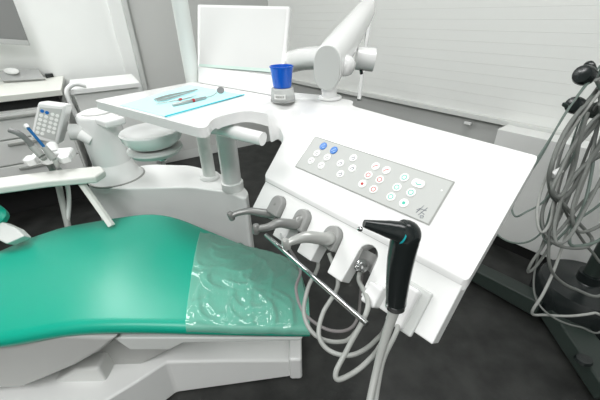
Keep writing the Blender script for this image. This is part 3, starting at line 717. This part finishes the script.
link('upholstery', bm, GREEN, chair, bevel=.012, seg=4, angle=60)
# film : crumpled clear cover over the foot end
x0f = P(206, 232, .5).x
def film_z(x, y):
    def ridge(u, c, w): return math.exp(-((u - c) / w) ** 2)
    z = .0022
    env = 1 - ridge(x, -.0, .06)
    z += .0035 * ridge(x, -.155 + .02 * math.sin(6 * y), .008) * env + .0022 * ridge(x, -.105, .006)
    for (cx_, cy_, ang, ln, wd, am) in FOLDS:
        dx, dy = x - cx_, y - cy_; u = dx * math.cos(ang) + dy * math.sin(ang); v = -dx * math.sin(ang) + dy * math.cos(ang)
        v -= 1.2 * u * u / ln * .6
        z += am * math.exp(-(u / ln) ** 2 - (v / wd) ** 2)
    return z
FOLDS = []
for k in range(34):
    FOLDS.append((random.uniform(-.36, -.17) if k < 24 else random.uniform(-.17, -.02), random.uniform(.62, 1.0), (random.uniform(-1.2, .6) if k < 24 else math.pi / 2 + random.uniform(-.2, .2)), random.uniform(.03, .09), random.uniform(.006, .012), random.uniform(.003, .007)))
bm = bmesh.new(); rows = []
NX, NY = 90, 90
for i in range(NX + 1):
    x = x0f + (XE + .001 - x0f) * i / NX
    sec = chair_section(x, .0006)[1:-1]
    # resample section by length
    L = [0]
    for a_, b_ in zip(sec, sec[1:]): L.append(L[-1] + math.hypot(b_[0] - a_[0], b_[1] - a_[1]))
    row = []
    for j in range(NY + 1):
        t = L[-1] * j / NY; k = 0
        while k < len(L) - 2 and L[k + 1] < t: k += 1
        f = (t - L[k]) / (L[k + 1] - L[k]); y = sec[k][0] + (sec[k + 1][0] - sec[k][0]) * f; z = sec[k][1] + (sec[k + 1][1] - sec[k][1]) * f
        edge = min(1, min(j, NY - j) / 8)
        row.append(bm.verts.new((x + (1 - i / NX) * ((y - .95) / .35 * (P(190, 325, .49).x - P(207, 231, .5).x) * -1), y, z + film_z(x, y) * edge)))
    rows.append(row)
for a_, b_ in zip(rows, rows[1:]):
    for j in range(NY): bm.faces.new((a_[j], a_[j + 1], b_[j + 1], b_[j]))
fo = link('foot_cover_film', bm, FILM, chair); fo['label'] = 'clear crumpled plastic cover over the foot end'

def ypoly(name, pts, y, depth, mt, parent=chair, bevel=.006, **k):
    bm = bmesh.new(); a_poly(bm, [Y(px, py, y) for px, py in pts], V((0, depth, 0))); return link(name, bm, mt, parent, bevel=bevel, **k)
ypoly('seat_shell', [(-160, 352), (-160, 420), (0, 389), (22, 388), (42, 380), (75, 366), (100, 352), (117, 338), (60, 336), (0, 346)], .63, .32, SHELL, bevel=.012)
ypoly('leg_shell', [(113, 338), (180, 338), (303, 338), (300, 341), (183, 343), (170, 350), (130, 350)], .645, .22, GREYW, bevel=.004)
ypoly('lift_arm', [(60, 372), (118, 337), (182, 337), (182, 344), (126, 372), (100, 400), (60, 400)], .74, .22, SHELL)
ypoly('pedestal_cover', [(28, 408), (45, 387), (74, 370), (98, 368.5), (108, 384), (100, 408)], .68, .12, mat('pedestal_white', (.70, .71, .69), .4), bevel=.012)
ypoly('hinge_bracket', [(5, 398), (10, 391), (22, 391), (30, 388), (38, 387.5), (37, 390), (26, 392), (24, 400), (20, 406), (5, 406)], .70, .03, mat('dark_bracket', (.05, .05, .05), .4), bevel=.001)
bA, bB = P(291, 377, 0), P(177, 393, 0)
hA, hB = Y(291, 361, bA.y).z, Y(177, 362, bB.y).z; HB = hA
bC = P(135, 383, hB + .005); bD = P(103, 402, hB + .005)
ring_ = [(bA.x, bA.y, hA), (Y(230, 359, (bA.y + bB.y) / 2).x, (bA.y + bB.y) / 2, (hA + hB) / 2 + .004), (bB.x, bB.y, hB), (bC.x, bC.y, hB + .005), (bD.x, bD.y, hB + .005), (-.72, .42, .2), (-1.1, .45, .2), (-1.15, .98, .2), (-.5, 1.08, .2), (bA.x, 1.0, hA)]
bm = bmesh.new(); lo_ = [bm.verts.new((x, y, .001)) for x, y, z in ring_]; hi_ = [bm.verts.new(q) for q in ring_]
bm.faces.new(lo_[::-1]); tf = bm.faces.new(hi_)
for i in range(len(ring_)): j = (i + 1) % len(ring_); bm.faces.new((lo_[i], lo_[j], hi_[j], hi_[i]))
bmesh.ops.triangulate(bm, faces=[tf]); link('floor_base', bm, WHITE2, chair, bevel=.010, seg=4, angle=30)
t0 = bA.copy()
box('toe_cap', (t0.x - .005, t0.y - .012, .0), (t0.x + .045, 1.0, HB + .025), WHITE, chair, bevel=.012)
# armrest with strut
arm_z = .70
q = [P(0, 187, arm_z), P(45, 181, arm_z), P(95, 176.5, arm_z), P(105, 170, arm_z), P(101, 165.5, arm_z), P(60, 169, arm_z), P(0, 177, arm_z)]
a0 = P(-80, 196, arm_z); a1 = P(-80, 186, arm_z)
bm = bmesh.new(); a_poly(bm, [a0] + q + [a1], V((0, 0, -.03))); ar = link('armrest', bm, CREAM, chair, bevel=.009, seg=3)
s0, s1 = P(80, 181, arm_z - .03), D(112, 226, 1.32)
bm = bmesh.new(); a_tube(bm, [s0, s1], .015, 4, flat=.5); link('armrest_strut', bm, CREAM, ar, bevel=.003)
# side pad and bracket at the far left edge
pc = D(-20, 216, 1.28)
bm = bmesh.new(); a_lathe(bm, [(.0, -.03), (.045, -.028), (.058, -.012), (.058, .012), (.045, .028), (0, .03)], frame(pc, V((1, 0, 0)), None, V((.2, -.5, .9))), 28, sx=1.6); link('side_pad', bm, GREEN, chair)
bm = bmesh.new(); a_poly(bm, [D(-14, 234, 1.25), D(6, 244, 1.22), D(24, 236, 1.24), D(16, 228, 1.26), D(3, 222, 1.28), D(-14, 222, 1.28)], V((0, .03, -.03))); link('side_bracket', bm, GREYW, chair, bevel=.006)

# ------------------------------------------------------------------ mobile stand with cables, right
stand = empty('mobile_stand', P(575, 300, 0), 'black metal stand base with two broad feet on the floor at right', 'stand')
def beam(name, px0, px1, wd0, wd1, h, side):
    a_, b_ = P(*px0, 0), P(*px1, 0); d = (b_ - a_).normalized(); nn = V((-d.y, d.x, 0)) * side
    bm = bmesh.new()
    def sec(p, w, hh): return [bm.verts.new(p + UP * .03), bm.verts.new(p + nn * w * .12 + UP * hh), bm.verts.new(p + nn * w * .88 + UP * hh), bm.verts.new(p + nn * w + UP * .03)]
    A_ = sec(a_, wd0, h[0]); B_ = sec(b_, wd1, h[1])
    for k in range(4): bm.faces.new((A_[k], A_[(k + 1) % 4], B_[(k + 1) % 4], B_[k]))
    bm.faces.new(A_[::-1]); bm.faces.new(B_); return link(name, bm, DARKM, stand, bevel=.006)
beam('foot', (532, 322), (440, 268), .11, .10, (.105, .085), -1)
beam('foot', (590, 404), (529, 308), .15, .13, (.085, .105), -1)
hubc = V((1.155, 1.06, 0))
lathe('hub', [(.16, .02), (.185, .04), (.185, .15), (.165, .18), (.06, .19), (.045, .20), (.045, .24)], BLACKP, stand, frame(V((hubc.x + .09, hubc.y + .02, 0)), (1, 0, 0), None, UP), 40)
for px, py in ((583, 384), (470, 275), (625, 300)):
    p = P(px, py, 0); p.z = 0
    lathe('caster', [(.025, .0), (.03, .003), (.03, .03), (.012, .035), (.012, .06)], BLACK, stand, frame(p + V((.03, .03, 0)), (1, 0, 0), None, UP), 20)
p = P(583, 361, .09)
lathe('brake_pedal', [(.02, 0), (.026, .004), (.022, .014), (0, .016)], BLACKP, stand, frame(p, (1, 0, 0), None, UP), 24, sx=1.2)
colp = V((hubc.x + .09, hubc.y + .02, 0))
tube('column', [colp + UP * .19, colp + UP * 1.5], .03, DARKM, stand, n=24, sm=0)
K1, K2 = D(586, 76, 1.03), D(577, 106, 1.03)
tube('side_arm', [colp + UP * 1.22, D(598, 76, 1.07)], .012, DARKM, stand, sm=0)
tube('side_arm', [colp + UP * 1.1, D(592, 108, 1.07)], .012, DARKM, stand, sm=0)
def knob(c, d, r):
    d = V(d).normalized(); M2 = frame(c, UP.cross(d), None, d)
    lathe('knob', [(.008, -.03), (.008, -.01), (r * .8, -.008), (r, 0), (r, .018), (r * .85, .028), (r * .3, .032), (0, .032)], BLACKP, stand, M2, 20)
knob(K1, D(570, 66, 1.0) - D(590, 76, 1.06), .030); knob(K2, D(560, 98, 1.0) - D(580, 106, 1.06), .026)
knob(D(591, 70, 1.04), D(583, 60, 1.02) - D(590, 76, 1.06), .015)
bm = bmesh.new(); a_poly(bm, [D(561, 106, 1.03), D(578, 116, 1.03), D(602, 121, 1.06), D(602, 108, 1.08), D(580, 103, 1.08)], UP * .012); link('shelf_plate', bm, DARKM, stand, bevel=.003)

cables = [
 ('thin grey-green cable whose small loop hangs highest beside the white panel', [(597, 72), (572, 104), (548, 142), (525, 178), (514, 203), (512, 210), (516, 216.5), (526, 212), (545, 200), (562, 172), (580, 120), (598, 90)], 1.02, .0034, CABLE2),
 ('thin cable sweeping in the wide arc closest to the keypad panel corner', [(600, 66), (566, 112), (540, 158), (516, 192), (494, 224), (499, 236), (515, 243), (532, 240), (545, 227), (552, 205), (566, 165), (590, 100)], 1.04, .0034, CABLE2),
 ('grey cable with the narrow pointed loop in front of the black plinth', [(600, 120), (588, 150), (572, 190), (560, 217), (545, 243), (532, 262), (528, 272), (538, 264), (552, 240), (563, 200), (577, 150), (602, 105)], 1.05, .0048, CABLE),
 ('thick grey cable forming the rounded loop in the middle of the bundle', [(604, 82), (578, 112), (558, 146), (551, 175), (553, 190), (562, 202), (578, 222), (591, 237), (591, 244), (580, 248), (560, 246), (547, 236), (542, 217), (548, 195), (565, 160), (600, 118)], 1.0, .0062, CABLE),
 ('grey cable running low across the black hub to the right edge', [(604, 95), (583, 125), (564, 170), (556, 200), (550, 232), (549, 262), (557, 278), (575, 289), (604, 293)], 1.03, .0056, CABLE),
 ('pale grey cable folding sharply above the black foot', [(603, 130), (590, 165), (577, 200), (566, 235), (554, 270), (543, 294), (532, 313), (545, 315), (570, 316), (594, 313), (604, 309)], 1.06, .0050, HOSE),
 ('lowest thin cable curving across the black foot to the right edge', [(600, 140), (575, 185), (548, 230), (536, 265), (534, 290), (541, 307), (558, 320), (580, 327), (604, 328)], 1.08, .0036, CABLE),
 ('thick grey cable along the left outline of the bundle', [(606, 88), (585, 105), (566, 130), (553, 160), (549, 182), (556, 200), (572, 190), (590, 160), (604, 135)], .98, .0075, CABLE),
 ('grey cable crossing behind the bundle toward the right edge', [(604, 150), (584, 165), (568, 185), (558, 215), (552, 236), (562, 228), (580, 205), (604, 180)], 1.02, .0058, CABLE),
 ('grey cable hanging straight at the right edge of the bundle', [(603, 100), (596, 130), (592, 170), (584, 205), (570, 235), (575, 246), (604, 236)], 1.0, .0055, CABLE2),
 ('dark cable slanting through the centre of the bundle', [(592, 95), (584, 120), (576, 150), (560, 178), (545, 205), (541, 225), (550, 244), (575, 222), (604, 200)], 1.05, .0045, CABLE2),
 ('medium grey cable with the broad sweep under the white tie', [(605, 110), (592, 122), (572, 148), (560, 172), (552, 190), (560, 196), (580, 170), (605, 150)], .97, .0065, CABLE),
 ('dark grey cable hugging the right edge above the hub', [(606, 95), (598, 125), (590, 160), (578, 190), (572, 215), (580, 232), (606, 220)], .99, .0060, CABLE),
 ('grey cable leaning across the tie toward the upper right', [(604, 78), (590, 98), (574, 122), (562, 150), (556, 180), (563, 206), (577, 232), (592, 252), (606, 262)], 1.06, .0050, CABLE),
 ('pale grey cable making the tall narrow loop left of centre', [(602, 88), (580, 118), (560, 150), (543, 185), (537, 214), (541, 232), (550, 222), (556, 190), (570, 150), (604, 112)], 1.0, .0048, HOSE),
 ('grey cable dropping from the shelf plate through the bundle', [(588, 112), (580, 140), (574, 168), (564, 192), (555, 222), (557, 243), (570, 236), (588, 204), (606, 170)], .96, .0055, CABLE),
]
for lab, pts, d, r, mt in cables:
    if pts[0][0] > 598: pts = [(596, 80)] + pts if pts[0][1] < 110 else [(600, 104)] + pts
    if pts[-1][1] > 140: pts = pts + [(622, pts[-1][1] * .72 + 24), (618, 140), (604, 108)]
    elif pts[-1][0] > 598: pts = pts + [(600, 92)]
    n = len(pts); w3 = [D(px, py, d + .03 * math.sin(i * 1.1 + r * 900) + (.05 * i / n)) for i, (px, py) in enumerate(pts)]
    for q in w3:
        if q.z < .14: q.z = .14
    tag(tube('hanging_cable', w3, r * .86, mt, None, n=8, sm=8), lab, 'cable', 'cables hanging on the black stand')
tag(tube('cable_tie', [D(552, 175, .98), D(561, 170, .98)], [.010, .013, .009], WHITE2, None, n=10), 'small white tie wrapped round the cable bundle', 'cable tie')

# ------------------------------------------------------------------ light
def area(name, loc, rot, sx, sy, power, col=(1, 1, 1)):
    l = bpy.data.lights.new(name, 'AREA'); l.shape = 'RECTANGLE'; l.size = sx; l.size_y = sy; l.energy = power; l.color = col
    o = bpy.data.objects.new(name, l); COL.objects.link(o); o.location = loc; o.rotation_euler = rot; return o
area('ceiling_lamp', (.6, .9, 2.66), (0, 0, math.radians(-50)), 1.5, .5, 13)
area('ceiling_lamp_left', (-1.75, 2.0, 2.66), (0, 0, math.radians(-52)), 2.2, .4, 34)
area('rear_fill_light', (-.6, -1.1, 2.66), (0, 0, math.radians(-45)), 1.8, .8, 50)  # unseen fill light added behind the camera to lift the chair shell
w = bpy.data.worlds.new('world'); scene.world = w; w.use_nodes = True
w.node_tree.nodes['Background'].inputs[0].default_value = (.92, .97, .95, 1); w.node_tree.nodes['Background'].inputs[1].default_value = .30
vs_ = scene.view_settings; vs_.view_transform = 'Standard'; vs_.look = 'None'; vs_.gamma = 1; vs_.exposure = .52; vs_.use_curve_mapping = False
